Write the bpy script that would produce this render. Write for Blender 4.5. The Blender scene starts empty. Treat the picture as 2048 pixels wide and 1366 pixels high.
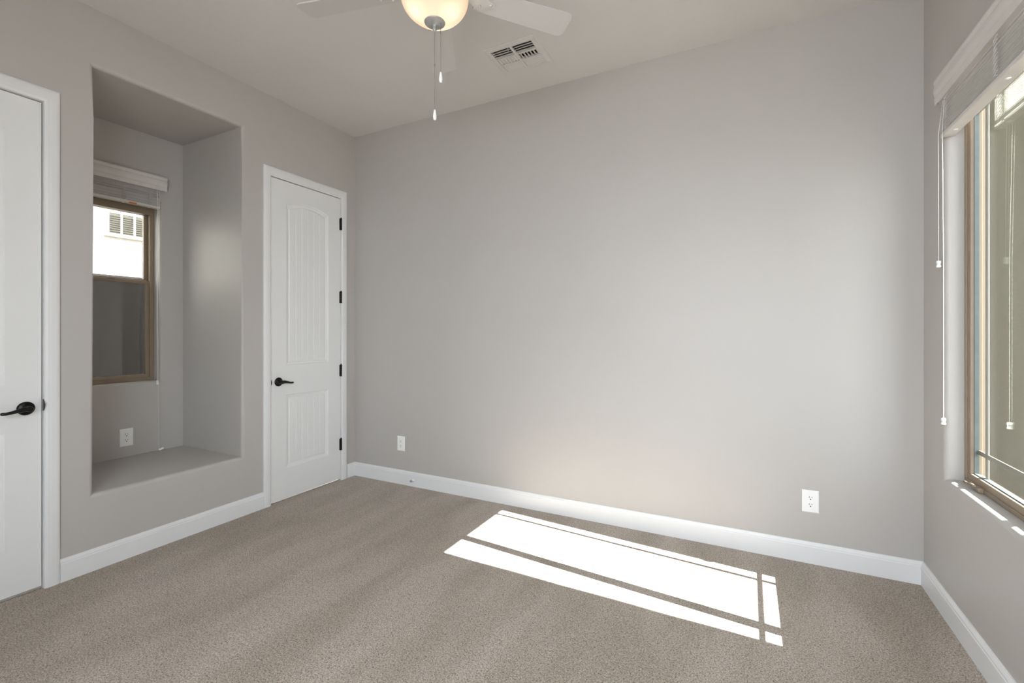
import bpy, bmesh, math, random
from mathutils import Vector, Matrix
random.seed(7)
C = bpy.context.scene.collection
SC = bpy.context.scene
R = math.radians
W, D, H = 3.964, 3.72, 3.05          # room: x 0..W, y -D..0, z 0..H

# ------------------------------------------------------------------ camera
cam = bpy.data.cameras.new('camera')
cam.sensor_width = 36.0
cam.lens = 920.08 * 36.0 / 2048.0
cam.shift_y = -(1366 / 2 - 662.86) / 2048.0
cam.clip_start = 0.02
co = bpy.data.objects.new('camera', cam); C.objects.link(co)
co.location = (3.1606, -3.0551, 1.2948)
co.rotation_euler = (R(90), 0, R(27.0947))
SC.camera = co

# ------------------------------------------------------------------ light
SC.view_settings.view_transform = 'Standard'
SC.view_settings.look = 'None'
SC.view_settings.gamma = 1.0
SC.view_settings.use_curve_mapping = False
SC.view_settings.exposure = 0.0
SC.cycles.use_denoising = True
SC.cycles.max_bounces = 14
SC.cycles.diffuse_bounces = 8
SC.cycles.glossy_bounces = 4
SC.cycles.transparent_max_bounces = 16
SC.cycles.sample_clamp_indirect = 8.0
SC.cycles.caustics_refractive = False
SC.cycles.caustics_reflective = False

world = bpy.data.worlds.new('sky'); SC.world = world
world.use_nodes = True
bg = world.node_tree.nodes['Background']
bg.inputs[0].default_value = (0.86, 0.93, 1.0, 1)
bg.inputs[1].default_value = 7.0

SUN_AZ = R(4.9)                       # light travels to -x and a little to +y
SUN_EL = math.atan(0.90)
sun = bpy.data.lights.new('sun', 'SUN'); sun.energy = 44.0; sun.angle = R(0.25)
sun.color = (0.93, 0.965, 1.0)
so = bpy.data.objects.new('sun', sun); C.objects.link(so)
sdir = Vector((-math.cos(SUN_AZ) * math.cos(SUN_EL), math.sin(SUN_AZ) * math.cos(SUN_EL), -math.sin(SUN_EL)))
so.rotation_euler = sdir.to_track_quat('-Z', 'Y').to_euler()
so.location = (9, -2, 8)

def area(name, loc, direction, sx, sy, power, col=(1, 1, 1)):
    l = bpy.data.lights.new(name, 'AREA'); l.shape = 'RECTANGLE'; l.size = sx; l.size_y = sy
    l.energy = power; l.color = col
    o = bpy.data.objects.new(name, l); C.objects.link(o); o.location = loc
    o.rotation_euler = Vector(direction).to_track_quat('-Z', 'Z').to_euler()
    return o
# soft fill lamp added behind the camera to brighten the room
area('near_fill_light', (2.75, -D + 0.03, 1.60), (0, 1, -0.25), 2.0, 2.0, 11, (0.82, 0.91, 1.0))

def portal(name, loc, direction, sx, sy):
    l = bpy.data.lights.new(name, 'AREA'); l.shape = 'RECTANGLE'; l.size = sx; l.size_y = sy
    o = bpy.data.objects.new(name, l); C.objects.link(o); o.location = loc
    o.rotation_euler = Vector(direction).to_track_quat('-Z', 'Z').to_euler()
    l.cycles.is_portal = True
portal('right_window_portal', (W + 0.145, -0.84, 1.5), (-1, 0, 0), 1.12, 1.8)
portal('niche_window_portal', (-0.92, -1.455, 1.58), (1, 0, 0), 0.55, 1.35)

# ------------------------------------------------------------------ materials
MATS = {}
def nodes(name):
    m = bpy.data.materials.new(name); m.use_nodes = True
    nt = m.node_tree; b = nt.nodes['Principled BSDF']
    MATS[name] = m
    return m, nt, b
def plain(name, col, rough=0.5, metal=0.0, noise=0.0, nscale=30.0, bump=0.0, bscale=200.0, spec=0.5):
    m, nt, b = nodes(name)
    b.inputs['Roughness'].default_value = rough
    b.inputs['Metallic'].default_value = metal
    b.inputs['Specular IOR Level'].default_value = spec
    tc = nt.nodes.new('ShaderNodeTexCoord')
    n = nt.nodes.new('ShaderNodeTexNoise'); n.inputs['Scale'].default_value = nscale; n.inputs['Detail'].default_value = 3
    nt.links.new(tc.outputs['Object'], n.inputs['Vector'])
    r = nt.nodes.new('ShaderNodeValToRGB')
    a = 1 - noise; c = 1 + noise
    r.color_ramp.elements[0].position = 0.35; r.color_ramp.elements[1].position = 0.65
    r.color_ramp.elements[0].color = (col[0]*a, col[1]*a, col[2]*a, 1)
    r.color_ramp.elements[1].color = (min(1, col[0]*c), min(1, col[1]*c), min(1, col[2]*c), 1)
    nt.links.new(n.outputs['Fac'], r.inputs['Fac']); nt.links.new(r.outputs['Color'], b.inputs['Base Color'])
    if bump:
        n2 = nt.nodes.new('ShaderNodeTexNoise'); n2.inputs['Scale'].default_value = bscale; n2.inputs['Detail'].default_value = 2
        nt.links.new(tc.outputs['Object'], n2.inputs['Vector'])
        bp = nt.nodes.new('ShaderNodeBump'); bp.inputs['Strength'].default_value = bump; bp.inputs['Distance'].default_value = 0.002
        nt.links.new(n2.outputs['Fac'], bp.inputs['Height']); nt.links.new(bp.outputs['Normal'], b.inputs['Normal'])
    return m

M_wall = plain('wall_paint', (0.500, 0.478, 0.455), 0.42, noise=0.012, nscale=1.6, bump=0.22, bscale=75, spec=0.3)
M_ceil = plain('ceiling_paint', (0.67, 0.655, 0.637), 0.8, noise=0.012, nscale=2.0, bump=0.2, bscale=55, spec=0.2)
M_trim = plain('white_trim_paint', (0.79, 0.795, 0.80), 0.38, noise=0.006, nscale=4)
M_door = plain('white_door_paint', (0.80, 0.805, 0.80), 0.40, noise=0.006, nscale=4)
M_bronze = plain('dark_bronze', (0.012, 0.010, 0.009), 0.32, metal=0.55, noise=0.2, nscale=40)
M_tan = plain('tan_vinyl_frame', (0.285, 0.222, 0.158), 0.42, noise=0.03, nscale=20)
M_muntin = plain('grey_muntin_paint', (0.27, 0.255, 0.22), 0.4, noise=0.02)
M_seal = plain('grey_rubber_seal', (0.10, 0.12, 0.12), 0.6, noise=0.05)
M_blind = plain('white_faux_wood', (0.66, 0.635, 0.61), 0.45, noise=0.03, nscale=12)
M_cord = plain('white_cord', (0.85, 0.84, 0.80), 0.7, noise=0.03, nscale=200)
M_plate = plain('white_plastic', (0.90, 0.90, 0.885), 0.3, noise=0.005)
M_slot = plain('dark_slot', (0.03, 0.028, 0.025), 0.7, noise=0.1)
M_fan = plain('white_fan_enamel', (0.60, 0.59, 0.575), 0.42, noise=0.006)
M_nickel = plain('grey_finial_metal', (0.40, 0.40, 0.39), 0.35, metal=0.3, noise=0.03)
M_chain = plain('bead_chain_metal', (0.30, 0.28, 0.25), 0.35, metal=0.7, noise=0.05)
M_vent = plain('vent_enamel', (0.66, 0.64, 0.615), 0.5, noise=0.01)
M_duct = plain('dark_duct_metal', (0.10, 0.085, 0.065), 0.7, noise=0.3, nscale=25)
M_orange = plain('orange_sticker', (0.62, 0.17, 0.03), 0.5, noise=0.05)
M_rubber = plain('grey_rubber', (0.30, 0.29, 0.28), 0.7, noise=0.05)
M_stucco_l = plain('cream_stucco', (0.56, 0.53, 0.46), 0.9, noise=0.04, nscale=15, bump=0.5, bscale=60)
M_louver = plain('shaded_louver', (0.036, 0.032, 0.022), 0.7, noise=0.03)  # near-black: shade between the slats is put into their colour
M_ground = plain('desert_gravel', (0.24, 0.215, 0.185), 0.95, noise=0.25, nscale=30, bump=0.6, bscale=60)
M_trunk = plain('blocker_bark', (0.20, 0.15, 0.10), 0.95, noise=0.35, nscale=18, bump=0.8, bscale=40)
M_frond = plain('blocker_frond', (0.08, 0.13, 0.04), 0.6, noise=0.3, nscale=10)
M_bulb_base = plain('bulb_base_brass', (0.5, 0.4, 0.2), 0.4, metal=0.8, noise=0.05)

def carpet():
    m, nt, b = nodes('beige_frieze_carpet')
    L = nt.links.new; N = nt.nodes.new
    tc = N('ShaderNodeTexCoord')
    n1 = N('ShaderNodeTexNoise'); n1.inputs['Scale'].default_value = 195; n1.inputs['Detail'].default_value = 2.5; n1.inputs['Roughness'].default_value = 0.65
    n1.inputs['Distortion'].default_value = 0.8
    L(tc.outputs['Object'], n1.inputs['Vector'])
    r1 = N('ShaderNodeValToRGB'); e = r1.color_ramp.elements
    e[0].position = 0.33; e[0].color = (0.150, 0.114, 0.086, 1)
    e[1].position = 0.63; e[1].color = (0.60, 0.535, 0.465, 1)
    k = e.new(0.47); k.color = (0.375, 0.318, 0.262, 1)
    L(n1.outputs['Fac'], r1.inputs['Fac'])
    # brushed nap: broad soft lanes left by a vacuum cleaner
    mp = N('ShaderNodeMapping'); mp.inputs['Rotation'].default_value = (0, 0, R(-24)); mp.inputs['Scale'].default_value = (2.6, 0.7, 1)
    L(tc.outputs['Object'], mp.inputs['Vector'])
    n2 = N('ShaderNodeTexNoise'); n2.inputs['Scale'].default_value = 1.5; n2.inputs['Detail'].default_value = 2
    L(mp.outputs['Vector'], n2.inputs['Vector'])
    r2 = N('ShaderNodeValToRGB'); r2.color_ramp.elements[0].position = 0.38; r2.color_ramp.elements[1].position = 0.62
    r2.color_ramp.elements[0].color = (0.90, 0.89, 0.87, 1); r2.color_ramp.elements[1].color = (1.08, 1.08, 1.09, 1)
    L(n2.outputs['Fac'], r2.inputs['Fac'])
    mx = N('ShaderNodeMix'); mx.data_type = 'RGBA'; mx.blend_type = 'MULTIPLY'; mx.inputs['Factor'].default_value = 1
    L(r1.outputs['Color'], mx.inputs[6]); L(r2.outputs['Color'], mx.inputs[7])
    L(mx.outputs[2], b.inputs['Base Color'])
    b.inputs['Roughness'].default_value = 0.95; b.inputs['Specular IOR Level'].default_value = 0.1
    b.inputs['Sheen Weight'].default_value = 0.15; b.inputs['Sheen Roughness'].default_value = 0.5
    bp = N('ShaderNodeBump'); bp.inputs['Strength'].default_value = 0.7; bp.inputs['Distance'].default_value = 0.006
    L(n1.outputs['Fac'], bp.inputs['Height']); L(bp.outputs['Normal'], b.inputs['Normal'])
    return m
M_carpet = carpet()

def glass(name, tint, ior=1.5):
    m, nt, b = nodes(name)
    nt.nodes.remove(b); L = nt.links.new; N = nt.nodes.new
    out = nt.nodes['Material Output']
    t = N('ShaderNodeBsdfTransparent'); t.inputs[0].default_value = (*tint, 1)
    g = N('ShaderNodeBsdfGlossy'); g.inputs['Roughness'].default_value = 0.004; g.inputs[0].default_value = (0.95, 0.95, 0.88, 1)
    f = N('ShaderNodeFresnel')
    ge = N('ShaderNodeNewGeometry'); mr = N('ShaderNodeMapRange')      # same reflectance on the front and the back face of the pane
    mr.inputs[3].default_value = ior; mr.inputs[4].default_value = 1 / ior
    L(ge.outputs['Backfacing'], mr.inputs[0]); L(mr.outputs[0], f.inputs['IOR'])
    mx = N('ShaderNodeMixShader'); L(f.outputs[0], mx.inputs[0]); L(t.outputs[0], mx.inputs[1]); L(g.outputs[0], mx.inputs[2])
    L(mx.outputs[0], out.inputs['Surface'])
    return m
M_glass = glass('tinted_window_glass', (0.93, 0.935, 0.92))
M_glass_n = glass('window_glass', (0.97, 0.97, 0.965))
M_glass_l = glass('solar_window_glass', (0.90, 0.90, 0.885))

def screen():
    m, nt, b = nodes('insect_screen')
    nt.nodes.remove(b); L = nt.links.new; N = nt.nodes.new
    out = nt.nodes['Material Output']
    t = N('ShaderNodeBsdfTransparent'); t.inputs[0].default_value = (0.50, 0.49, 0.49, 1)
    d = N('ShaderNodeBsdfDiffuse'); d.inputs[0].default_value = (0.03, 0.03, 0.03, 1)
    mx = N('ShaderNodeMixShader'); mx.inputs[0].default_value = 0.08; L(t.outputs[0], mx.inputs[1]); L(d.outputs[0], mx.inputs[2])
    L(mx.outputs[0], out.inputs['Surface'])
    return m
M_screen = screen()

def block():
    m, nt, b = nodes('grey_block_wall')
    L = nt.links.new; N = nt.nodes.new
    tc = N('ShaderNodeTexCoord'); mp = N('ShaderNodeMapping'); mp.inputs['Rotation'].default_value = (R(90), 0, R(90))
    sx = N('ShaderNodeSeparateXYZ'); cx = N('ShaderNodeCombineXYZ')
    L(tc.outputs['Object'], sx.inputs[0]); L(sx.outputs['Y'], cx.inputs['X']); L(sx.outputs['Z'], cx.inputs['Y'])
    br = N('ShaderNodeTexBrick'); br.inputs['Scale'].default_value = 1.0
    br.inputs['Brick Width'].default_value = 0.40; br.inputs['Row Height'].default_value = 0.20; br.inputs['Mortar Size'].default_value = 0.006
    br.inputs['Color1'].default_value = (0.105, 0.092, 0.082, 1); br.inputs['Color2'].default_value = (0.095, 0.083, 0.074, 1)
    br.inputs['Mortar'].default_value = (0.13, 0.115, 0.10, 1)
    L(cx.outputs[0], br.inputs['Vector'])
    L(br.outputs['Color'], b.inputs['Base Color']); b.inputs['Roughness'].default_value = 0.95
    return m
M_block = block()

def stucco_r():
    m, nt, b = nodes('olive_tan_stucco')
    L = nt.links.new; N = nt.nodes.new
    tc = N('ShaderNodeTexCoord'); mp = N('ShaderNodeMapping'); mp.inputs['Scale'].default_value = (5.0, 5.0, 0.12)
    L(tc.outputs['Object'], mp.inputs['Vector'])
    n = N('ShaderNodeTexNoise'); n.inputs['Scale'].default_value = 2.2; n.inputs['Detail'].default_value = 3
    L(mp.outputs['Vector'], n.inputs['Vector'])
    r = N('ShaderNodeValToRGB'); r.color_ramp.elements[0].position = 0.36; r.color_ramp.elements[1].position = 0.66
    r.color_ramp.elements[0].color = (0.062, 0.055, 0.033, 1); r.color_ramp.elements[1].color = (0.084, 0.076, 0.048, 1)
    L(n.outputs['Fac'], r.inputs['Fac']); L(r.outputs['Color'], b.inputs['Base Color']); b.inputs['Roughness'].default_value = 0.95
    n2 = N('ShaderNodeTexNoise'); n2.inputs['Scale'].default_value = 50
    L(tc.outputs['Object'], n2.inputs['Vector'])
    bp = N('ShaderNodeBump'); bp.inputs['Strength'].default_value = 0.3; bp.inputs['Distance'].default_value = 0.004
    L(n2.outputs['Fac'], bp.inputs['Height']); L(bp.outputs['Normal'], b.inputs['Normal'])
    return m
M_stucco_r = stucco_r()

def frosted():
    m, nt, b = nodes('frosted_lamp_glass')
    nt.nodes.remove(b); L = nt.links.new; N = nt.nodes.new
    out = nt.nodes['Material Output']
    tc = N('ShaderNodeTexCoord'); n = N('ShaderNodeTexNoise'); n.inputs['Scale'].default_value = 9
    L(tc.outputs['Object'], n.inputs['Vector'])
    r = N('ShaderNodeValToRGB'); r.color_ramp.elements[0].color = (0.79, 0.69, 0.58, 1); r.color_ramp.elements[1].color = (0.82, 0.72, 0.61, 1)
    L(n.outputs['Fac'], r.inputs['Fac'])
    t = N('ShaderNodeBsdfTranslucent'); L(r.outputs['Color'], t.inputs[0])
    d = N('ShaderNodeBsdfDiffuse'); L(r.outputs['Color'], d.inputs[0])
    mx = N('ShaderNodeMixShader'); mx.inputs[0].default_value = 0.4
    L(t.outputs[0], mx.inputs[1]); L(d.outputs[0], mx.inputs[2])
    L(mx.outputs[0], out.inputs['Surface'])
    return m
M_frost = frosted()
def lampmat():
    m, nt, b = nodes('glowing_bulb')
    b.inputs['Emission Color'].default_value = (1.0, 0.82, 0.67, 1); b.inputs['Emission Strength'].default_value = 8.5
    return m
M_bulb = lampmat()

# ------------------------------------------------------------------ mesh helpers
class MB:
    def __init__(s): s.bm = bmesh.new()
    def box(s, x0, x1, y0, y1, z0, z1, bev=0.0, seg=2):
        if x0 > x1: x0, x1 = x1, x0
        if y0 > y1: y0, y1 = y1, y0
        if z0 > z1: z0, z1 = z1, z0
        b = bmesh.new()
        bmesh.ops.create_cube(b, size=1)
        for v in b.verts:
            v.co = Vector(((x0+x1)/2 + v.co.x*(x1-x0), (y0+y1)/2 + v.co.y*(y1-y0), (z0+z1)/2 + v.co.z*(z1-z0)))
        if bev: bmesh.ops.bevel(b, geom=b.edges[:], offset=bev, segments=seg, profile=0.5, affect='EDGES')
        s.add(b); return s
    def add(s, b, mat=None):
        if mat is not None: bmesh.ops.transform(b, matrix=mat, verts=b.verts)
        mp = {}
        for v in b.verts: mp[v] = s.bm.verts.new(v.co)
        for f in b.faces:
            try:
                nf = s.bm.faces.new([mp[v] for v in f.verts]); nf.smooth = f.smooth
            except ValueError: pass
        b.free(); return s
    def lathe(s, prof, seg=48, mat=None, smooth=True):
        b = bmesh.new(); rings = []
        for (r, z) in prof:
            if r < 1e-6: rings.append([b.verts.new((0, 0, z))])
            else: rings.append([b.verts.new((r*math.cos(2*math.pi*i/seg), r*math.sin(2*math.pi*i/seg), z)) for i in range(seg)])
        for a, c in zip(rings, rings[1:]):
            for i in range(seg):
                j = (i+1) % seg
                if len(a) == 1 and len(c) == 1: continue
                if len(a) == 1: f = b.faces.new((a[0], c[j], c[i]))
                elif len(c) == 1: f = b.faces.new((a[i], a[j], c[0]))
                else: f = b.faces.new((a[i], a[j], c[j], c[i]))
                f.smooth = smooth
        bmesh.ops.recalc_face_normals(b, faces=b.faces)
        s.add(b, mat); return s
    def tube(s, pts, rad, seg=10, caps=True):
        pts = [Vector(p) for p in pts]
        rads = rad if isinstance(rad, (list, tuple)) else [rad]*len(pts)
        b = bmesh.new(); rings = []; up = None
        for i, pnt in enumerate(pts):
            d = (pts[min(i+1, len(pts)-1)] - pts[max(i-1, 0)]).normalized()
            if up is None: up = d.orthogonal().normalized()
            up = (up - d*up.dot(d)).normalized(); sd = d.cross(up)
            rr = rads[i]; ru, rs = rr if isinstance(rr, tuple) else (rr, rr)
            rings.append([b.verts.new(pnt + up*ru*math.cos(2*math.pi*k/seg) + sd*rs*math.sin(2*math.pi*k/seg)) for k in range(seg)])
        for a, c in zip(rings, rings[1:]):
            for k in range(seg):
                f = b.faces.new((a[k], a[(k+1) % seg], c[(k+1) % seg], c[k])); f.smooth = True
        if caps:
            b.faces.new(rings[0][::-1]); b.faces.new(rings[-1])
        bmesh.ops.recalc_face_normals(b, faces=b.faces)
        s.add(b); return s
    def prism(s, poly, f0, f1, fn, smooth=False):
        """poly: closed list of 2D points; fn(u,v,t) -> xyz; extruded from t=f0 to f1"""
        b = bmesh.new()
        A = [b.verts.new(fn(u, v, f0)) for u, v in poly]; B = [b.verts.new(fn(u, v, f1)) for u, v in poly]
        n = len(poly)
        for i in range(n):
            f = b.faces.new((A[i], A[(i+1) % n], B[(i+1) % n], B[i])); f.smooth = smooth
        b.faces.new(A[::-1]); b.faces.new(B)
        bmesh.ops.recalc_face_normals(b, faces=b.faces)
        s.add(b); return s
    def quads(s, vs, fs, smooth=False):
        vv = [s.bm.verts.new(v) for v in vs]
        for f in fs:
            nf = s.bm.faces.new([vv[i] for i in f]); nf.smooth = smooth
        return s
    def build(s, name, mat, parent=None, **props):
        me = bpy.data.meshes.new(name); s.bm.to_mesh(me); s.bm.free()
        me.materials.append(mat)
        o = bpy.data.objects.new(name, me); C.objects.link(o)
        if parent is not None: o.parent = parent; o.matrix_parent_inverse = parent_inv(parent)
        for k, v in props.items(): o[k] = v
        return o
def parent_inv(p):
    m = Matrix.Identity(4); q = p
    while q is not None:
        m = q.matrix_basis @ m if q.parent is None else q.parent.matrix_basis @ q.matrix_parent_inverse @ m
        q = q.parent
    # things are built in world coordinates; only the root carries a translation
    r = p
    while r.parent is not None: r = r.parent
    return r.matrix_basis.inverted() if p.parent is None else Matrix.Identity(4)
def thing(name, loc, **props):
    o = bpy.data.objects.new(name, None); o.empty_display_size = 0.05
    o.location = loc; C.objects.link(o)
    for k, v in props.items(): o[k] = v
    return o
def clone(o, loc):
    """copy a thing with its parts and their sub-parts"""
    r = o.copy(); C.objects.link(r); r.location = loc
    def kids(a, b):
        for ch in list(a.children):
            c = ch.copy(); C.objects.link(c); c.parent = b
            kids(ch, c)
    kids(o, r)
    return r

# ------------------------------------------------------------------ room shell
def panel_with_hole(fn, u0, u1, v0, v1, hu0, hu1, hv0, hv1, bm):
    """a wall plane (8 quads) around a rectangular hole; returns the 4 corner verts of the hole"""
    us = [u0, hu0, hu1, u1]; vs = [v0, hv0, hv1, v1]
    g = [[bm.verts.new(fn(u, v)) for v in vs] for u in us]
    for i in range(3):
        for j in range(3):
            if i == 1 and j == 1: continue
            bm.faces.new((g[i][j], g[i+1][j], g[i+1][j+1], g[i][j+1]))
    return [g[1][1], g[2][1], g[2][2], g[1][2]]
def bevel_loop(bm, loops, off, seg=9):
    ed = []
    for lp in loops:
        for a, b in zip(lp, lp[1:] + lp[:1]):
            e = bm.edges.get((a, b))
            if e: ed.append(e)
    bmesh.ops.bevel(bm, geom=ed, offset=off, segments=seg, profile=0.5, affect='EDGES')

# left wall: niche (with its own back wall and window hole)
NY0, NY1, NZ0, NZ1, ND = -1.866, -1.042, 0.412, 2.734, 0.735
LWY0, LWY1, LWZ0, LWZ1 = -1.712, -1.198, 0.930, 2.250
b = bmesh.new()
us = [-D, -2.784, -2.0660, NY0, NY1, -0.8290, -0.1640, 0]; vs = [0, NZ0, 2.4525, NZ1, H]
g = [[b.verts.new((0, u, v)) for v in vs] for u in us]
for i in range(len(us) - 1):
    for j in range(len(vs) - 1):
        if (i in (1, 5) and j < 2) or (i == 3 and j in (1, 2)): continue      # two doorways and the niche
        b.faces.new((g[i][j], g[i+1][j], g[i+1][j+1], g[i][j+1]))
for k in (3, 4): b.verts.remove(g[k][2]) if not g[k][2].link_faces else None
h1 = [g[3][1], g[4][1], g[4][3], g[3][3]]
side0, side1 = g[3][2], g[4][2]
us = [NY0, LWY0, LWY1, NY1]; vs = [NZ0, LWZ0, LWZ1, NZ1]
g = [[b.verts.new((-ND, u, v)) for v in vs] for u in us]
for i in range(3):
    for j in range(3):
        if i == 1 and j == 1: continue
        b.faces.new((g[i][j], g[i+1][j], g[i+1][j+1], g[i][j+1]))
# niche sides
b.faces.new((h1[0], h1[1]) + tuple(g[i][0] for i in (3, 2, 1, 0)))
b.faces.new((h1[1], side1, h1[2]) + tuple(g[3][j] for j in (3, 2, 1, 0)))
b.faces.new((h1[2], h1[3]) + tuple(g[i][3] for i in (0, 1, 2, 3)))
b.faces.new((h1[3], side0, h1[0]) + tuple(g[0][j] for j in (0, 1, 2, 3)))
h2 = [g[1][1], g[2][1], g[2][2], g[1][2]]
out = [b.verts.new((-ND - 0.22, v.co.y, v.co.z)) for v in h2]
for i in range(4):
    j = (i+1) % 4; b.faces.new((h2[i], h2[j], out[j], out[i]))
bevel_loop(b, [[h1[0], h1[1], side1, h1[2], h1[3], side0]], 0.022)
h2 = [v for v in b.verts if abs(v.co.x + ND) < 1e-5 and v.is_valid and min(abs(v.co.y-LWY0), abs(v.co.y-LWY1)) < 1e-5 and min(abs(v.co.z-LWZ0), abs(v.co.z-LWZ1)) < 1e-5]
h2.sort(key=lambda v: math.atan2(v.co.z-1.5, (v.co.y+1.455)*2.5))
bevel_loop(b, [h2], 0.014)
# outer skin of this wall so that no daylight leaks round the niche
out2 = panel_with_hole(lambda u, v: (-ND - 0.22, u, v), -D, 0, 0, H + 0.2, LWY0, LWY1, LWZ0, LWZ1, b)
bmesh.ops.recalc_face_normals(b, faces=b.faces)
m = MB(); m.bm.free(); m.bm = b
m.build('wall_left', M_wall, kind='structure', label='grey painted left wall with a tall recessed window niche', category='wall')

m = MB(); m.quads([(0, 0, 0), (W, 0, 0), (W, 0, H), (0, 0, H)], [(0, 1, 2, 3)])
m.build('wall_back', M_wall, kind='structure', label='plain grey painted wall facing the viewer', category='wall')

# right wall with window
RWY0, RWY1, RWZ0, RWZ1 = -1.405, -0.283, 0.622, 2.42
b = bmesh.new()
h1 = panel_with_hole(lambda u, v: (W, u, v), -D, 0, 0, H, RWY0, RWY1, RWZ0, RWZ1, b)
out = [b.verts.new((W + 0.150, v.co.y, v.co.z)) for v in h1]
for i in range(4):
    j = (i+1) % 4; b.faces.new((h1[i], h1[j], out[j], out[i]))
bevel_loop(b, [h1], 0.022)
bmesh.ops.recalc_face_normals(b, faces=b.faces)
m = MB(); m.bm.free(); m.bm = b
m.build('wall_right', M_wall, kind='structure', label='grey painted right wall around the large window', category='wall')

b = bmesh.new()
panel_with_hole(lambda u, v: (W + 0.150, u, v), -D, 0.3, -0.1, H + 0.2, RWY0, RWY1, RWZ0, RWZ1, b)
m = MB(); m.bm.free(); m.bm = b
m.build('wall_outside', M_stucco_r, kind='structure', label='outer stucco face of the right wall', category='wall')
b = bmesh.new()
panel_with_hole(lambda u, v: (u, -D, v), 0, W, 0, H, 1.75, 3.75, 0.60, 2.60, b)  # the opening is made up, cut to let extra light in
m = MB(); m.bm.free(); m.bm = b
m.build('wall_near', M_wall, kind='structure', label='grey painted wall behind the viewer', category='wall')

m = MB(); m.box(-0.02, W + 0.02, -D - 0.02, 0.02, -0.06, 0.0)
m.build('floor', M_carpet, kind='structure', label='beige frieze carpet over the whole floor', category='floor')
VX0, VX1, VY0, VY1 = 1.688, 2.040, -0.584, -0.276     # ceiling register
b = bmesh.new()
panel_with_hole(lambda u, v: (u, v, H), -0.02, W + 0.02, -D - 0.02, 0.02, VX0 + 0.035, VX1 - 0.035, VY0 + 0.035, VY1 - 0.035, b)
for f in b.faces: f.normal_flip()
m = MB(); m.bm.free(); m.bm = b
m.build('ceiling', M_ceil, kind='structure', label='flat pale grey ceiling', category='ceiling')
m = MB(); m.box(-0.98, W + 0.26, -D - 0.1, 0.3, H + 0.2, H + 0.24)
m.build('trim_1', M_stucco_l, kind='structure', label='flat roof deck above the ceiling', category='roof')

# baseboards: a flat board with a stepped ogee cap
BBP = [(0, 0), (0.015, 0), (0.015, 0.092), (0.0125, 0.096), (0.0125, 0.102), (0.0095, 0.108), (0.005, 0.1165), (0, 0.1175)]
def baseboard(name, runs, fn, label):
    m = MB()
    for a, c in runs: m.prism(BBP, a, c, fn)
    m.build(name, M_trim, kind='structure', label=label, category='baseboard')
baseboard('baseboard_left', [(-2.006, -0.882), (-0.094, 0.0), (-D, -2.86)], lambda u, v, t: (u, t, v), 'white baseboard along the left wall below the niche')
baseboard('baseboard_back', [(0, W)], lambda u, v, t: (t, -u, v), 'long white baseboard along the back wall')
baseboard('baseboard_right', [(-D, 0)], lambda u, v, t: (W - u, t, v), 'white baseboard below the right window')

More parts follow.
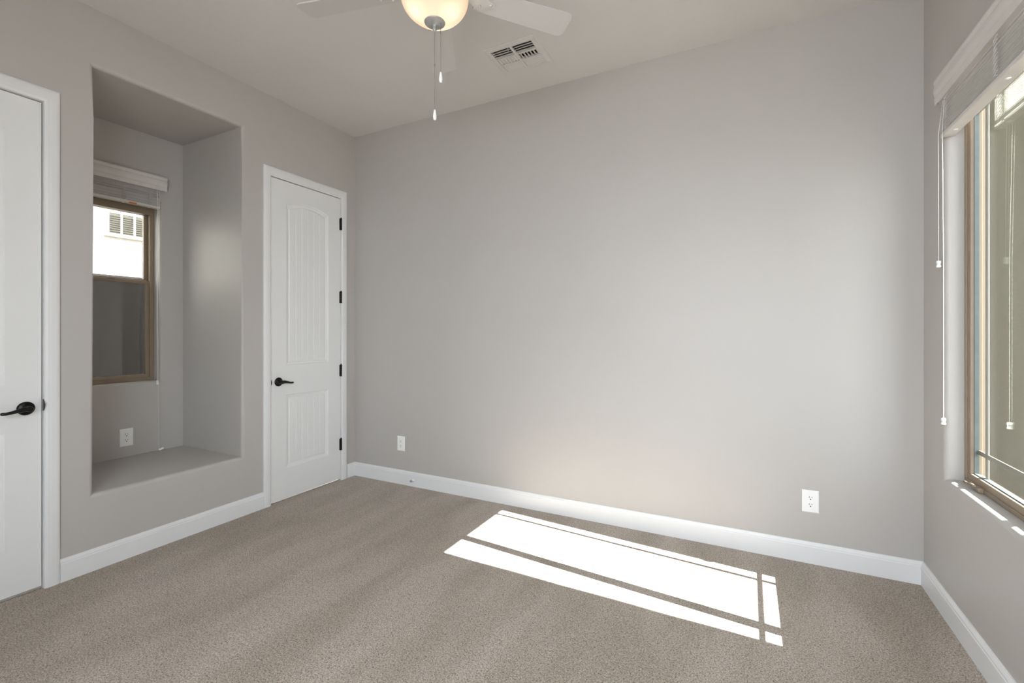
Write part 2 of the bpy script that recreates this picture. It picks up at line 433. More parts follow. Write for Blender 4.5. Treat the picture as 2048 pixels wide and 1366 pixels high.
# ------------------------------------------------------------------ doors
DT = 2.447
def door(idx, y_hinge, y_latch, lever_dir, label, knobz, cas0, cas1, recess, hinges):
    """y range min(y)..max(y); slab face at x = -recess"""
    y0, y1 = min(y_hinge, y_latch), max(y_hinge, y_latch)
    face = -recess
    # slab: sides and back as a box, front face as a grid of panels
    m = MB()
    m.box(face - 0.035, face - 0.011, y0, y1, 0.014, DT)
    # front skin with two recessed moulded panels
    st = 0.128
    py0, py1 = y0 + st, y1 - st
    z_lo = (0.245, 0.806); z_up = (1.036, 2.272); rise = 0.040
    def arch(y, base, r): 
        u = (y - py0) / (py1 - py0); return base + r * (1 - (2*u - 1)**2)
    NS = 24
    ys = [py0 + (py1 - py0) * i / NS for i in range(NS + 1)]
    X = face
    m.quads([(X, y0, 0.014), (X, py0, 0.014), (X, py0, DT), (X, y0, DT)], [(0, 1, 2, 3)])
    m.quads([(X, py1, 0.014), (X, y1, 0.014), (X, y1, DT), (X, py1, DT)], [(0, 1, 2, 3)])
    m.quads([(X, py0, 0.014), (X, py1, 0.014), (X, py1, z_lo[0]), (X, py0, z_lo[0])], [(0, 1, 2, 3)])
    m.quads([(X, py0, z_lo[1]), (X, py1, z_lo[1]), (X, py1, z_up[0]), (X, py0, z_up[0])], [(0, 1, 2, 3)])
    for i in range(NS):
        a, c = ys[i], ys[i+1]
        m.quads([(X, a, arch(a, z_up[1], rise)), (X, c, arch(c, z_up[1], rise)), (X, c, DT), (X, a, DT)], [(0, 1, 2, 3)])
    # rim of the slab
    for q in ([(X, y0, 0.014), (X, y0, DT)], [(X, y1, 0.014), (X, y1, DT)], [(X, y0, DT), (X, y1, DT)], [(X, y0, 0.014), (X, y1, 0.014)]):
        a, c = q; m.quads([a, c, (X - 0.012, c[1], c[2]), (X - 0.012, a[1], a[2])], [(0, 1, 2, 3)])
    slab = m
    # moulding rings: list of (inset, depth)
    rings = [(0.0, 0.0), (0.005, 0.0045), (0.014, 0.006), (0.024, 0.0095), (0.030, 0.0095), (0.034, 0.0065)]
    def outline(ins, zb, zt, rr):
        a, c = py0 + ins, py1 - ins
        pts = [(a, zb + ins), (c, zb + ins)]
        n = NS
        for i in range(n + 1):
            y = c + (a - c) * i / n
            u = i / n
            pts.append((y, zt - ins + rr * (1 - (2*u - 1)**2)))
        return pts
    for (zb, zt, rr) in ((z_lo[0], z_lo[1], 0.0), (z_up[0], z_up[1], rise)):
        prev = None
        for ins, dep in rings:
            cur = [(X - dep, y, z) for y, z in outline(ins, zb, zt, rr)]
            if prev:
                n = len(cur)
                for i in range(n):
                    j = (i+1) % n
                    slab.quads([prev[i], prev[j], cur[j], cur[i]], [(0, 1, 2, 3)])
            prev = cur
        # plank field: six boards with V grooves
        ins, dep = rings[-1]
        a, c = py0 + ins, py1 - ins; npl = 6; wv = 0.0035
        zs = lambda y: zt - ins + rr * (1 - (2*(y - a)/(c - a) - 1)**2)
        cuts = [a]; deps = [dep]
        for k in range(1, npl):
            yy = a + (c - a) * k / npl
            cuts += [yy - wv, yy, yy + wv]; deps += [dep, dep + 0.0016, dep]
        cuts.append(c); deps.append(dep)
        for k in range(len(cuts) - 1):
            nsub = 4 if cuts[k+1] - cuts[k] > 0.02 else 1
            for q in range(nsub):
                ya = cuts[k] + (cuts[k+1]-cuts[k])*q/nsub; yb = cuts[k] + (cuts[k+1]-cuts[k])*(q+1)/nsub
                da = deps[k] + (deps[k+1]-deps[k])*q/nsub; db = deps[k] + (deps[k+1]-deps[k])*(q+1)/nsub
                slab.quads([(X-da, ya, zb+ins), (X-db, yb, zb+ins), (X-db, yb, zs(yb)), (X-da, ya, zs(ya))], [(0, 1, 2, 3)])
    bmesh.ops.remove_doubles(slab.bm, verts=slab.bm.verts, dist=1e-5)
    bmesh.ops.recalc_face_normals(slab.bm, faces=slab.bm.faces)
    root = slab.build('door_%d' % idx, M_door, kind='structure', label=label, category='door')
    # lever handle
    s = 1 if lever_dir > 0 else -1
    ky = y_latch + s * (0.062 if s > 0 else 0.057)
    rot = Matrix.Translation((X, ky, knobz)) @ Matrix.Rotation(R(90), 4, 'Y')
    m = MB(); m.lathe([(0, 0.0), (0.033, 0.0), (0.0335, 0.004), (0.031, 0.008), (0.024, 0.0115), (0.015, 0.0135), (0.013, 0.020), (0.0125, 0.040), (0.0135, 0.052), (0.011, 0.057), (0, 0.058)], 40, rot)
    hd = m.build('door_handle', M_bronze, root, label='dark bronze lever handle')
    L0 = X + 0.047
    pts = [(L0, ky - s*0.004, knobz), (L0 + 0.002, ky + s*0.018, knobz + 0.001), (L0 + 0.002, ky + s*0.042, knobz - 0.004), (L0, ky + s*0.062, knobz - 0.009), (L0 - 0.002, ky + s*0.080, knobz - 0.012), (L0 - 0.004, ky + s*0.093, knobz - 0.011), (L0 - 0.005, ky + s*0.098, knobz - 0.0105)]
    MB().tube(pts, [(0.012, 0.012), (0.011, 0.012), (0.0085, 0.0095), (0.007, 0.008), (0.007, 0.0075), (0.0075, 0.0075), (0.004, 0.004)], 14).build('lever', M_bronze, hd)
    if hinges:
        hy = y_hinge + (0.002 if y_hinge == y1 else -0.002)
        for hz in (0.312, 0.954, 1.591, 2.228):
            m = MB()
            for k in range(5):
                m.lathe([(0, 0), (0.0072, 0), (0.0078, 0.0015), (0.0078, 0.0175), (0.0072, 0.019), (0, 0.019)], 16, Matrix.Translation((X + 0.008, hy, hz - 0.05 + 0.02*k)))
            m.lathe([(0, 0), (0.006, 0), (0.005, 0.006), (0, 0.008)], 16, Matrix.Translation((X + 0.008, hy, hz + 0.05)))
            m.box(X - 0.002, X + 0.0025, hy - 0.012, hy + 0.012, hz - 0.05, hz + 0.05)
            m.build('hinge', M_bronze, root, label='black door hinge')
    return root
# jamb and casing (trim)
def casing(idx, o0, o1, top, i0, i1, itop, face, label, strike_y, strike_z):
    prof = [(0, 0), (0, 0.011), (0.006, 0.0145), (0.014, 0.0165), (0.030, 0.0175), (0.046, 0.0165), (0.052, 0.0125), (0.057, 0.012), (0.0573, 0.0)]
    w = 0.0573
    m = MB()
    # mitred three-sided frame, profile u measured from the OUTER edge inward
    def ring(u, x):
        k = min(1, u / w)
        return [(x, o0 + (i0 - o0)*k, 0.0), (x, o0 + (i0 - o0)*k, top + (itop - top)*k), (x, o1 + (i1 - o1)*k, top + (itop - top)*k), (x, o1 + (i1 - o1)*k, 0.0)]
    rs = [ring(u, x) for u, x in prof]
    for a, c in zip(rs, rs[1:]):
        for k in range(3): m.quads([a[k], a[k+1], c[k+1], c[k]], [(0, 1, 2, 3)])
    # jamb lining returns into the wall
    a = ring(w, 0.004); c = ring(w, -0.11)
    for k in range(3): m.quads([a[k], a[k+1], c[k+1], c[k]], [(0, 1, 2, 3)])
    # door stop and the closed dark reveal behind the slab
    m.quads([(-0.11, i0, 0), (-0.11, i1, 0), (-0.11, i1, itop), (-0.11, i0, itop)], [(0, 1, 2, 3)])
    bmesh.ops.recalc_face_normals(m.bm, faces=m.bm.faces)
    t = m.build('trim_%d' % idx, M_trim, kind='structure', label=label, category='door casing')
    s = 1 if strike_y > (i0 + i1)/2 else -1
    pr = [(-0.012 + 0.025*math.cos(math.pi*k/16 - math.pi/2), 0.029*math.sin(math.pi*k/16 - math.pi/2)) for k in range(17)]
    MB().prism(pr, strike_y - 0.0005*s, strike_y - 0.0025*s, lambda u, v, tt: (face + u + 0.006, tt, strike_z + v)).build('strike_plate', M_bronze, t, label='dark bronze strike plate')
# closet door beside the back corner; hall door at the left edge
door(1, -0.168, -0.824, 1, 'white arched two-panel plank closet door beside the back corner', 0.913, 0, 0, -0.003, True)
casing(2, -0.884, -0.100, 2.521, -0.8290, -0.1640, 2.4525, -0.003, 'white moulded casing around the closet door', -0.8275, 0.913)
door(2, -2.78, -2.071, -1, 'white two-panel door at the left edge, left of the niche', 0.915, 0, 0, 0.008, False)
casing(3, -2.85, -2.007, 2.521, -2.784, -2.0660, 2.4525, 0.008, 'white moulded casing around the left door', -2.0675, 0.925)

# ------------------------------------------------------------------ windows
def rect_frame(m, fn, u0, u1, v0, v1, w, d0, d1, bev=0.002):
    """four bars of a rectangular frame in a plane; fn maps (u,v,d) ranges to a box"""
    for (a, c, e, f) in ((u0, u1, v0, v0 + w), (u0, u1, v1 - w, v1), (u0, u0 + w, v0 + w, v1 - w), (u1 - w, u1, v0 + w, v1 - w)):
        p0 = fn(a, e, d0); p1 = fn(c, f, d1)
        m.box(p0[0], p1[0], p0[1], p1[1], p0[2], p1[2], bev)
fR = lambda u, v, d: (W + d, u, v)
win = thing('window_1', (W + 0.09, (RWY0 + RWY1)/2, RWZ0), kind='structure', label='large tan-framed window in the right wall', category='window')
m = MB(); rect_frame(m, fR, RWY0, RWY1, RWZ0, RWZ1, 0.018, 0.066, 0.135)
m.box(W + 0.066, W + 0.135, -0.852, -0.806, RWZ0 + 0.018, RWZ1 - 0.018, 0.002)
m.build('window_frame', M_tan, win)
for (a, c) in ((-0.832, RWY1 - 0.017), (RWY0 + 0.017, -0.826)):
    gy0, gy1 = a, c
    m = MB(); rect_frame(m, fR, gy0, gy1, RWZ0 + 0.016, RWZ1 - 0.016, 0.030, 0.072, 0.112)
    sash = m.build('sash', M_tan, win)
    m = MB(); rect_frame(m, fR, gy0 + 0.0285, gy1 - 0.0285, RWZ0 + 0.0445, RWZ1 - 0.0445, 0.005, 0.084, 0.100, 0)
    m.build('gasket', M_seal, sash, label='dark glazing gasket')
    near = gy0 < -1
    m = MB(); m.box(W + 0.090, W + 0.094, gy0 + 0.029, gy1 - 0.029, RWZ0 + 0.045, RWZ1 - 0.045)
    m.build('pane', M_glass_n if near else M_glass, sash)
    mu = MB()
    vy = (gy0 + 0.118) if near else (gy1 - 0.108)
    mu.box(W + 0.0965, W + 0.1035, vy - 0.011, vy + 0.011, RWZ0 + 0.046, RWZ1 - 0.046, 0.002)
    mu.box(W + 0.0965, W + 0.1035, gy0 + 0.03, gy1 - 0.03, 0.755, 0.775, 0.002)
    mu.box(W + 0.0965, W + 0.1035, gy0 + 0.03, gy1 - 0.03, RWZ1 - 0.17, RWZ1 - 0.152, 0.002)
    mu.build('muntin', M_muntin, sash, label='grey prairie-style muntin grid')
# fold-down crank at the sill
m = MB(); m.box(W + 0.050, W + 0.068, -0.475, -0.405, RWZ0 + 0.002, RWZ0 + 0.020, 0.003)
m.tube([(W + 0.055, -0.440, RWZ0 + 0.018), (W + 0.045, -0.425, RWZ0 + 0.024), (W + 0.042, -0.385, RWZ0 + 0.018), (W + 0.042, -0.365, RWZ0 + 0.016)], [0.005, 0.0045, 0.004, 0.006], 10)
m.build('crank_handle', M_tan, win)

fL = lambda u, v, d: (-ND - d, u, v)
win2 = thing('window_2', (-ND - 0.09, -1.455, LWZ0), kind='structure', label='small tan single-hung window in the niche', category='window')
MR0, MR1 = 1.630, 1.672
m = MB(); rect_frame(m, fL, LWY0, LWY1, LWZ0, 2.215, 0.026, 0.085, 0.155)
m.box(-ND - 0.083, -ND - 0.157, LWY0 + 0.024, LWY1 - 0.024, 2.165, 2.219)
m.box(-ND - 0.085, -ND - 0.155, LWY0, LWY1, 2.215, LWZ1 + 0.0)
m.build('window_frame', M_tan, win2)
m = MB(); rect_frame(m, fL, LWY0 + 0.025, LWY1 - 0.025, LWZ0 + 0.024, MR1, 0.024, 0.095, 0.118)
lower = m.build('sash', M_tan, win2, label='lower sash')
m = MB(); m.box(-ND - 0.105, -ND - 0.109, LWY0 + 0.047, LWY1 - 0.047, LWZ0 + 0.047, MR1 - 0.02); m.build('pane', M_glass_l, lower)
m = MB(); m.box(-ND - 0.088, -ND - 0.098, -1.475, -1.435, MR1 - 0.004, MR1 + 0.010, 0.002); m.build('sash_lock', M_tan, lower)
m = MB(); rect_frame(m, fL, LWY0 + 0.025, LWY1 - 0.025, MR0 + 0.03, 2.19, 0.024, 0.122, 0.146)
upper = m.build('sash', M_tan, win2, label='upper sash')
m = MB(); m.box(-ND - 0.132, -ND - 0.136, LWY0 + 0.047, LWY1 - 0.047, MR0 + 0.05, 2.17); m.build('pane', M_glass_l, upper)
m = MB(); m.box(-ND - 0.150, -ND - 0.1505, LWY0 + 0.03, LWY1 - 0.03, LWZ0 + 0.03, MR1 - 0.012)
m.build('insect_screen', M_screen, win2, label='dark insect screen over the lower half')

# ------------------------------------------------------------------ blinds
def blind(label, axis_face, sgn, y0, y1, vy0, vy1, vz0, vz1, vdepth, nsl, z_rail, z_stack, xs0, xs1, ladders, stickers, loc):
    """axis_face: x of the wall face; sgn: direction from the wall into the room; xs0..xs1 slat offsets (towards the room positive)"""
    X = lambda d: axis_face + sgn * d
    root = thing('window_blind', loc, label=label, category='blind')
    # valance: a moulded board with short returns at both ends
    hgt = vz1 - vz0
    P = [(0.0, 0.0), (0.0035, -0.006), (0.006, 0.02*hgt/0.1), (0.004, 0.028*hgt/0.1), (0.0055, 0.036*hgt/0.1), (0.009, 0.05*hgt/0.1), (0.0085, 0.066*hgt/0.1), (0.005, 0.076*hgt/0.1), (0.0065, 0.084*hgt/0.1), (0.0085, 0.092*hgt/0.1), (0.007, hgt), (-0.010, hgt), (-0.010, 0.0)]
    m = MB(); m.prism(P, vy0, vy1, lambda u, v, t: (X(vdepth - 0.009 + u), t, vz0 + v))
    for yy, s2 in ((vy0, 1), (vy1, -1)):
        m.box(X(0.0), X(vdepth - 0.012), yy, yy + s2*0.010, vz0, vz1, 0.001)
    m.build('valance', M_blind, root)
    xm = (xs0 + xs1)/2
    m = MB(); m.box(X(xs0 + 0.004), X(xs1 - 0.004), y0, y1, vz0 + 0.008, vz0 + 0.05, 0.002)
    m.build('headrail', M_blind, root)
    # a few slats still hanging free under the headrail, then the gathered stack on the bottom rail
    zt = z_rail + 0.020
    step = (z_stack - zt) / nsl
    def slat(z, tilt, jy):
        m = MB(); N = 6
        for k in range(N):
            u0 = -0.5 + k/N; u1 = -0.5 + (k+1)/N
            wd = xs1 - xs0
            def pt(u, up): 
                cr = 0.0022*(1 - 4*u*u)
                return (X(xm + u*wd), z + cr + u*wd*tilt + up)
            a = pt(u0, 0); c = pt(u1, 0); t_ = 0.0026
            m.quads([(a[0], y0+jy, a[1]), (c[0], y0+jy, c[1]), (c[0], y1+jy, c[1]), (a[0], y1+jy, a[1]),
                     (a[0], y0+jy, a[1]+t_), (c[0], y0+jy, c[1]+t_), (c[0], y1+jy, c[1]+t_), (a[0], y1+jy, a[1]+t_)],
                    [(3, 2, 1, 0), (4, 5, 6, 7), (0, 1, 5, 4), (2, 3, 7, 6)] + ([(0, 4, 7, 3)] if k == 0 else []) + ([(1, 2, 6, 5)] if k == N-1 else []))
        bmesh.ops.remove_doubles(m.bm, verts=m.bm.verts, dist=1e-5)
        return m.build('slat', M_blind, root)
    for k in range(nsl): slat(zt + step*k, random.uniform(-0.035, 0.035), random.uniform(-0.003, 0.003))
    free = []
    zz = z_stack + 0.010
    for k in range(2):
        if zz < vz0 + 0.0: slat(zz, 0.02, 0.0); zz += 0.014
    # bottom rail with rounded edges
    m = MB(); m.box(X(xs0), X(xs1), y0, y1, z_rail, z_rail + 0.019, 0.004, 3)
    rail = m.build('bottom_rail', M_blind, root)
    for yy in ladders:
        m = MB(); m.lathe([(0, 0), (0.008, 0), (0.008, -0.003), (0, -0.004)], 16, Matrix.Translation((X(xm), yy, z_rail))); m.build('rail_button', M_plate, rail)
        # slack ladder tape: loose loops hanging between the slats on both faces
        tapes = []
        for face in (xs1 + 0.002, xs0 - 0.002):
            n = 9; 
            for q in (-0.006, 0.006):
                pts = []
                for k in range(n*4 + 1):
                    z = z_rail + 0.012 + (z_stack + 0.02 - z_rail) * k/(n*4)
                    ph = k * math.pi/2
                    sg = 1 if face > xm else -1
                    pts.append((X(face + sg*(0.003 + 0.006*abs(math.sin(ph*0.5 + q*90)))), yy + q + 0.010*math.sin(ph + q*200), z))
                tapes.append(pts)
        for pts in tapes: MB().tube(pts, 0.0012, 5).build('ladder_cord', M_blind, root)
    for yy, ww in stickers:
        m = MB(); m.box(X(xs1 + 0.0004), X(xs1 - 0.006), yy - ww/2, yy + ww/2, z_rail - 0.001, z_rail + 0.008); m.build('sticker', M_orange, rail, label='small orange sticker')
    return root
TAS = [(0, 0.032), (0.003, 0.032), (0.0085, 0.030), (0.0085, 0.018), (0.0065, 0.0165), (0.0068, 0.013), (0.0088, 0.006), (0.0088, 0.003), (0.006, 0.0), (0, 0.0)]
def cord(root, pts, tassel_at=None, lying=False, strands=1):
    m = MB()
    for k in range(strands):
        off = 0.0018 * (k - (strands-1)/2)
        m.tube([(p[0], p[1] + off*2*(1 if i not in (0, len(pts)-1) else 0.4), p[2]) for i, p in enumerate(pts)], 0.0013, 6)
    c = m.build('lift_cord', M_cord, root)
    if tassel_at:
        mat = Matrix.Translation(tassel_at)
        if lying: mat = mat @ Matrix.Rotation(R(90), 4, 'X') @ Matrix.Rotation(R(90), 4, 'Y') if False else mat @ Matrix.Rotation(R(-82), 4, 'X')
        MB().lathe(TAS, 20, mat).build('tassel', M_plate, c)

br = blind('wide white wooden blind drawn up at the top of the right window', W, -1, RWY0 + 0.01, RWY1 - 0.008, RWY0 - 0.018, RWY1 + 0.018, 2.345, 2.452, 0.036,
           20, 2.178, 2.300, -0.030, 0.018, (-0.385, -0.84, -1.30), (), (W, (RWY0+RWY1)/2, 2.178))
cord(br, [(W - 0.012, -0.300, 2.345), (W - 0.024, -0.286, 2.19), (W - 0.022, -0.283, 1.9), (W - 0.0215, -0.282, 1.618)], (W - 0.0215, -0.282, 1.588))
cord(br, [(W - 0.020, -0.345, 2.345), (W - 0.024, -0.335, 2.19), (W - 0.018, -0.327, 1.6), (W - 0.0175, -0.327, 0.93), (W - 0.0175, -0.327, 0.902)], (W - 0.0175, -0.327, 0.874))

bl = blind('small white wooden blind drawn up at the niche window', -ND, 1, LWY0 + 0.008, LWY1 - 0.006, LWY0 - 0.03, LWY1 + 0.032, 2.343, 2.440, 0.036,
           14, 2.203, 2.282, -0.030, 0.016, (-1.268, -1.425, -1.64), ((-1.375, 0.045),), (-ND, -1.455, 2.2))
cord(bl, [(-ND + 0.012, -1.222, 2.345), (-ND + 0.022, -1.222, 2.2), (-ND + 0.016, -1.224, 1.5), (-ND + 0.015, -1.222, 0.935)], (-ND + 0.015, -1.2215, 0.902), strands=2)
cord(bl, [(-ND + 0.018, -1.212, 2.345), (-ND + 0.024, -1.212, 2.2), (-ND + 0.018, -1.215, 1.2), (-ND + 0.017, -1.214, 0.46), (-ND + 0.020, -1.2135, 0.424), (-ND + 0.022, -1.205, 0.420)], (-ND + 0.022, -1.216, 0.421), lying=True)

# ------------------------------------------------------------------ outlets
def outlet_mesh(wide):
    w2, h2 = wide/2, 0.062
    root = thing('wall_outlet', (0, 0, 0))
    # built facing +Z-forward: local x across, z up, y out (towards -y)
    m = MB()
    pr = [(w2, h2, 0.0), (w2, h2, 0.003), (w2 - 0.005, h2 - 0.005, 0.0062)]
    vs = []
    for a, c, d in pr: vs += [(-a, -d, -c), (a, -d, -c), (a, -d, c), (-a, -d, c)]
    fs = []
    for k in range(2):
        for i in range(4): fs.append((4*k + i, 4*k + (i+1) % 4, 4*k + 4 + (i+1) % 4, 4*k + 4 + i))
    fs.append((8, 9, 10, 11))
    m.quads(vs, fs)
    bmesh.ops.recalc_face_normals(m.bm, faces=m.bm.faces)
    m.build('cover_plate', M_plate, root)
    for s in (1, -1):
        zc = 0.0195 * s
        n = 28; poly = []
        for i in range(n):
            a = 2*math.pi*i/n; x, z = 0.0172*math.cos(a), 0.0172*math.sin(a)
            poly.append((x, max(-0.0142, min(0.0142, z))))
        m = MB(); m.prism(poly, -0.0060, -0.0078, lambda u, v, t: (u, t, zc + v))
        rc = m.build('receptacle', M_plate, root)
        m = MB()
        m.box(-0.0075, -0.0052, -0.0082, -0.0076, zc + 0.0005, zc + 0.0095)
        m.box(0.0052, 0.0075, -0.0082, -0.0076, zc + 0.0015, zc + 0.0085)
        m.lathe([(0, 0), (0.0031, 0), (0.0031, 0.0006), (0, 0.0006)], 14, Matrix.Translation((0, -0.0076, zc - 0.0068)) @ Matrix.Rotation(R(90), 4, 'X'))
        m.build('slots', M_slot, rc, label='dark plug slots')
    m = MB(); m.lathe([(0, 0), (0.0032, 0), (0.0025, 0.0013), (0, 0.0015)], 14, Matrix.Translation((0, -0.006, 0)) @ Matrix.Rotation(R(90), 4, 'X'))
    m.build('screw', M_plate, root)
    return root
o1 = outlet_mesh(0.080)
def set_outlet(o, loc, rz, label):
    o.location = loc; o.rotation_euler = (0, 0, rz); o['label'] = label; o['category'] = 'outlet'; o['group'] = 'white wall outlets'
set_outlet(o1, (3.475, 0, 0.344), 0, 'white duplex outlet low on the back wall near the right corner')
set_outlet(clone(o1, (0, 0, 0)), (0.539, 0, 0.342), 0, 'white duplex outlet low on the back wall near the closet door')
set_outlet(clone(o1, (0, 0, 0)), (-ND, -1.408, 0.548), R(90), 'white duplex outlet inside the niche under the small window')

# door stop on the back baseboard
ds = thing('door_stop', (0.681, -0.015, 0.055), label='small white door stop on the back baseboard', category='door stop')
rot = Matrix.Translation((0.681, -0.015, 0.055)) @ Matrix.Rotation(R(90), 4, 'X')
MB().lathe([(0, 0), (0.011, 0), (0.011, 0.003), (0.006, 0.006), (0.0045, 0.012), (0.0045, 0.026), (0, 0.026)], 24, rot).build('base', M_plate, ds)
MB().lathe([(0, 0.026), (0.0085, 0.026), (0.0088, 0.034), (0.007, 0.037), (0, 0.037)], 24, rot).build('tip', M_rubber, ds, label='grey rubber tip')

# ------------------------------------------------------------------ ceiling register
vt = thing('ceiling_vent', ((VX0+VX1)/2, (VY0+VY1)/2, H), label='white four-way louvered air vent on the ceiling near the back wall', category='vent')
ix0, ix1, iy0, iy1 = VX0 + 0.038, VX1 - 0.038, VY0 + 0.038, VY1 - 0.038
m = MB()
prof = [(0, 0.0), (0.0, -0.003), (0.006, -0.007), (0.030, -0.010), (0.037, -0.0095), (0.038, 0.012)]
def rr(ins, dz): return [(VX0+ins, VY0+ins, H+dz), (VX1-ins, VY0+ins, H+dz), (VX1-ins, VY1-ins, H+dz), (VX0+ins, VY1-ins, H+dz)]
rs = [rr(*q) for q in prof]
for a, c in zip(rs, rs[1:]):
    for k in range(4): m.quads([a[k], a[(k+1) % 4], c[(k+1) % 4], c[k]], [(0, 1, 2, 3)])
xc = (ix0 + ix1)/2; ya = iy0 + 0.088; yb = iy0 + 0.155
m.box(xc - 0.007, xc + 0.007, iy0, iy1, H - 0.0105, H + 0.004, 0.001)
for yy in (ya, yb): m.box(ix0, ix1, yy - 0.004, yy + 0.004, H - 0.0103, H + 0.004, 0.001)
bmesh.ops.recalc_face_normals(m.bm, faces=m.bm.faces)
m.build('frame', M_vent, vt)
m = MB(); m.box(ix0 - 0.002, ix1 + 0.002, iy0 - 0.002, iy1 + 0.002, H + 0.012, H + 0.15)
for f in list(m.bm.faces):
    if f.calc_center_median().z < H + 0.013: m.bm.faces.remove(f)
m.build('duct', M_duct, vt, label='dark inside of the duct')
def louver(c, along, length, lean):
    """curved blade; lean = horizontal direction in which its lower edge points"""
    poly = [(-0.011, 0.012), (-0.006, 0.001), (0.002, -0.006), (0.0105, -0.0085), (0.0105, -0.0070), (0.003, -0.0045), (-0.005, 0.0025), (-0.010, 0.012)]
    m = MB()
    if along == 'x': m.prism(poly, c[0] - length/2, c[0] + length/2, lambda u, v, t: (t, c[1] + lean*u, H + v))
    else: m.prism(poly, c[1] - length/2, c[1] + length/2, lambda u, v, t: (c[0] + lean*u, t, H + v))
    m.build('louver', M_vent, vt)
hw = (ix1 - ix0)/2 - 0.009
for col, xm in ((0, ix0 + hw/2 + 0.001), (1, ix1 - hw/2 - 0.001)):
    for k in range(4): louver((xm, iy0 + 0.008 + 0.0215*k, 0), 'x', hw, -1)
    for k in range(4): louver((xm, yb + 0.013 + 0.0195*k, 0), 'x', hw, 1)
    for k in range(6):
        louver((xm - hw/2 + 0.011 + (hw - 0.020)*k/5, (ya + yb)/2, 0), 'y', yb - ya - 0.010, -1 if col == 0 else 1)
m = MB(); m.tube([(xc - 0.02, iy0 + 0.004, H - 0.004), (xc - 0.02, iy0 + 0.006, H - 0.018), (xc - 0.014, iy0 + 0.008, H - 0.026)], 0.003, 8); m.build('damper_lever', M_vent, vt)

# ------------------------------------------------------------------ ceiling fan
FX, FY, FZ = 1.934, -1.405, 2.812
fan = thing('ceiling_fan', (FX, FY, H), label='white five-blade ceiling fan with a lit frosted glass bowl light', category='ceiling fan')
T = Matrix.Translation
MB().lathe([(0, H), (0.070, H), (0.072, H - 0.006), (0.060, H - 0.035), (0.030, H - 0.055), (0.0, H - 0.055)], 48, T((FX, FY, 0))).build('canopy', M_fan, fan)
MB().lathe([(0, H - 0.05), (0.0135, H - 0.05), (0.0135, 2.94), (0, 2.94)], 20, T((FX, FY, 0))).build('downrod', M_fan, fan)
MB().lathe([(0, 2.955), (0.03, 2.955), (0.06, 2.945), (0.115, 2.92), (0.13, 2.895), (0.13, 2.855), (0.118, 2.835), (0.10, 2.828), (0.085, 2.822), (0.08, 2.80), (0.095, 2.787), (0.128, 2.783), (0.132, 2.775), (0.13, 2.770), (0, 2.770)], 56, T((FX, FY, 0))).build('motor_housing', M_fan, fan)
RB = 0.665
for k in range(5):
    a = R(121.8 + 72*k)
    rotm = T((FX, FY, FZ)) @ Matrix.Rotation(a, 4, 'Z') @ Matrix.Rotation(R(-11), 4, 'X')
    # blade outline with a gently widening plan and rounded tip corners
    pl = [(0.19, -0.050), (0.24, -0.058)]
    wt = 0.068; rc = 0.028
    pl += [(RB - rc, -wt)] + [(RB - rc + rc*math.sin(t*math.pi/12), -wt + rc - rc*math.cos(t*math.pi/12)) for t in range(1, 7)]
    pl += [(RB - rc + rc*math.cos(t*math.pi/12), wt - rc + rc*math.sin(t*math.pi/12)) for t in range(0, 7)]
    pl += [(0.24, 0.058), (0.19, 0.050)]
    m = MB(); m.prism(pl, -0.003, 0.003, lambda u, v, t: (u, v, t)); bmesh.ops.transform(m.bm, matrix=rotm, verts=m.bm.verts)
    bl_ = m.build('blade', M_fan, fan)
    # cast arm with two lobes under the blade
    arm = MB()
    ap = [(0.075, -0.018), (0.13, -0.013), (0.17, -0.018), (0.195, -0.036), (0.235, -0.036), (0.25, -0.018), (0.275, -0.012), (0.285, 0.0), (0.275, 0.012), (0.25, 0.018), (0.235, 0.036), (0.195, 0.036), (0.17, 0.018), (0.13, 0.013), (0.075, 0.018)]
    arm.prism(ap, -0.011, -0.004, lambda u, v, t: (u, v, t + (0.018 if u < 0.1 else 0)))
    for (u, v) in ((0.215, -0.022), (0.215, 0.022), (0.262, 0.0)):
        arm.lathe([(0, -0.016), (0.006, -0.0145), (0.008, -0.011), (0, -0.011)], 14, T((u, v, 0)))
    bmesh.ops.transform(arm.bm, matrix=rotm, verts=arm.bm.verts)
    arm.build('blade_arm', M_fan, bl_)
# bowl (open at the top), finial, bulbs
BA, BB, BZ = 0.148, 0.113, 2.768
prof = [(BA*math.cos(t), BZ - BB*math.sin(t)) for t in [math.pi/2*i/20 for i in range(21)]]
prof[-1] = (0.0, BZ - BB)
inner = [(max(0, (BA - 0.004)*math.cos(t)), BZ - (BB - 0.004)*math.sin(t)) for t in [math.pi/2*i/20 for i in range(20, -1, -1)]]
MB().lathe(prof, 64, T((FX, FY, 0))).build('glass_bowl', M_frost, fan, label='frosted amber-white glass bowl')
MB().lathe([(0, BZ-BB-0.002), (0.010, BZ-BB-0.002), (0.043, BZ-BB+0.0035), (0.046, BZ-BB+0.0015), (0.044, BZ-BB-0.003), (0.030, BZ-BB-0.0085), (0.014, BZ-BB-0.012), (0.0085, BZ-BB-0.016), (0.0085, BZ-BB-0.026), (0.0095, BZ-BB-0.029), (0.007, BZ-BB-0.036), (0.003, BZ-BB-0.040), (0, BZ-BB-0.041)], 36, T((FX, FY, 0))).build('finial', M_nickel, fan, label='grey metal finial cap')
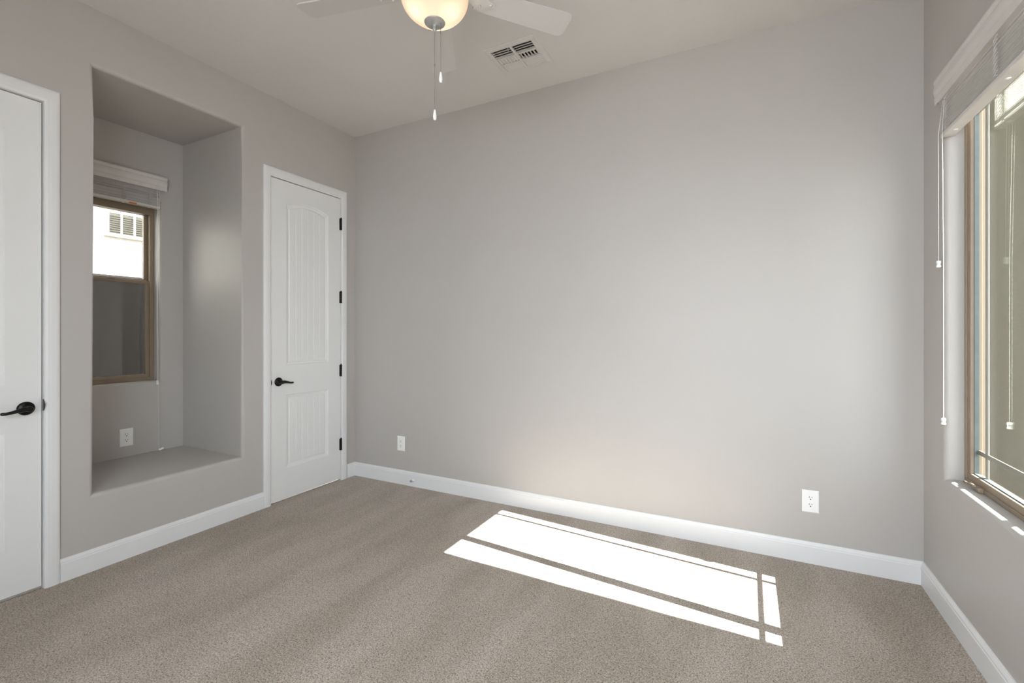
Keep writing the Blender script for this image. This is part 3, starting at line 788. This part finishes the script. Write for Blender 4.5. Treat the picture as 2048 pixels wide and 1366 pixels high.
for bx, by in ((-0.040, -0.052), (0.062, 0.006), (-0.020, 0.062)):
    m = MB(); m.lathe([(0, 2.770), (0.013, 2.770), (0.013, 2.752), (0, 2.752)], 16, T((FX+bx, FY+by, 0)))
    lb = m.build('bulb', M_bulb_base, fan)
    MB().lathe([(0, 2.752), (0.011, 2.752), (0.020, 2.738), (0.024, 2.722), (0.019, 2.706), (0.008, 2.699), (0, 2.698)], 20, T((FX+bx, FY+by, 0))).build('bulb_glass', M_bulb, lb, label='glowing bulb')
# pull chains
zb = BZ - BB - 0.040
def chain(x, y, z0, z1, zc):
    m = MB()
    n = int((z0 - z1)/0.0062)
    for k in range(n):
        z = z0 - (k + 0.5)*(z0 - z1)/n
        m.lathe([(0, 0.0024), (0.0020, 0.0012), (0.0020, -0.0012), (0, -0.0024)], 6, T((x, y, z)))
    m.tube([(x, y, z0), (x, y, z1)], 0.0006, 5)
    m.lathe([(0, 0.006), (0.0030, 0.005), (0.0030, -0.005), (0, -0.006)], 8, T((x, y, zc)))
    ch = m.build('pull_chain', M_chain, fan, label='beaded metal pull chain')
    m = MB(); m.lathe([(0, 0.0), (0.003, 0.0), (0.0042, -0.004), (0.0075, -0.026), (0.0078, -0.033), (0.0062, -0.043), (0.0035, -0.046), (0, -0.046)], 20, T((x, y, z1)))
    m.build('pendant', M_plate, ch, label='white teardrop chain pendant')
chain(FX, FY, zb, 2.272, 2.47)
rgt = Vector((math.cos(R(27.09)), math.sin(R(27.09)), 0))
cpt = Vector((FX, FY, 0)) + rgt * 0.028 + Vector((0.2, -0.4, 0)).normalized() * 0.010
chain(cpt.x, cpt.y, BZ - BB + 0.000, 2.432, 2.605)

# ------------------------------------------------------------------ outside
m = MB(); m.box(-9, 14, -12, 9, -0.40, -0.10)
m.build('ground', M_ground, kind='structure', label='gravel yard outside the windows', category='ground')
# neighbour's house beyond the niche window
nh = thing('neighbor_house', (-4.0, 0, -0.1), label='cream stucco house seen through the upper niche window', category='house')
m = MB(); m.box(-7.5, -4.0, -6, 6, -0.1, 5.0); m.build('wall', M_stucco_l, nh)
gv = MB(); gy0, gy1, gz0, gz1 = -0.235, 0.205, 2.515, 2.815
gv.box(-4.0, -3.975, gy0, gy1, gz0, gz0 + 0.022, 0.003); gv.box(-4.0, -3.975, gy0, gy1, gz1 - 0.022, gz1, 0.003)
sec = (gy1 - gy0 - 0.022) / 3
for k in range(4): gv.box(-4.0, -3.975, gy0 + sec*k, gy0 + sec*k + 0.022, gz0 + 0.022, gz1 - 0.022, 0.003)
gv.box(-4.0, -3.955, gy0 - 0.03, gy1 + 0.03, gz0 - 0.02, gz0, 0.003)
gvo = gv.build('gable_vent', M_stucco_l, nh, label='three-section louvered vent')
m = MB()
for k in range(3):
    for q in range(9):
        z = gz0 + 0.032 + q*0.0275
        m.prism([(-0.012, 0.011), (0.010, -0.006), (0.010, -0.010), (-0.012, 0.007)], gy0 + sec*k + 0.022, gy0 + sec*(k+1), lambda u, v, t: (-3.986 + u, t, z + v))
m.build('louvers', M_louver, gvo)
m = MB(); m.box(-2.55, -2.40, -7, 6, -0.1, 1.85)
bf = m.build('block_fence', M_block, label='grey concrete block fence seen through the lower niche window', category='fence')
# wing of this house beyond the right window
ca, sa = math.cos(R(9)), -math.sin(R(9))
m = MB(); m.prism([(W + 0.30, 1.25), (W + 0.30 + 9*ca, 1.25 + 9*sa), (W + 0.30 + 9*ca, 1.5 + 9*sa), (W + 0.30, 1.5)], -0.1, 5.5, lambda u, v, t: (u, v, t))
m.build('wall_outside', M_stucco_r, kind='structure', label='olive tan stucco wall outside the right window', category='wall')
# unseen palm shape, added to cut the near edge of the sun patch
pt = thing('palm_sun_blocker', (W + 1.4, -1.2, -0.1), label='added palm-shaped sun blocker, unseen outside the right window', category='sun_blocker')
DX = 1.4
def edge_y(z): return -0.935 - (DX - 0.1)*math.tan(SUN_AZ) - 0.077*(z - (0.754 + (DX - 0.1)*0.9))
RT = 0.27
m = MB(); pts = []; rads = []
for k in range(29):
    z = -0.1 + 6.6*k/28
    pts.append((W + DX, edge_y(z) - RT, z)); rads.append(RT + (0.004 if k % 2 else 0.0))
m.tube(pts, rads, 24); m.build('trunk', M_trunk, pt)
top = Vector(pts[-1])
for k in range(12):
    a = 2*math.pi*k/12 + 0.2; d = Vector((math.cos(a), math.sin(a), 0)); sd = Vector((-d.y, d.x, 0))
    m = MB(); vs = []; fs = []
    for q in range(9):
        t = q/8; cpos = top + d*1.5*t + Vector((0, 0, 0.9*t - 1.7*t*t)); w_ = 0.28*math.sin(math.pi*min(1, t*0.9 + 0.1))
        vs += [cpos - sd*w_ - Vector((0, 0, 0.06)), cpos, cpos + sd*w_ - Vector((0, 0, 0.06))]
        if q: 
            i = 3*q
            fs += [(i-3, i-2, i+1, i), (i-2, i-1, i+2, i+1)]
    m.quads(vs, fs); m.build('frond', M_frond, pt)
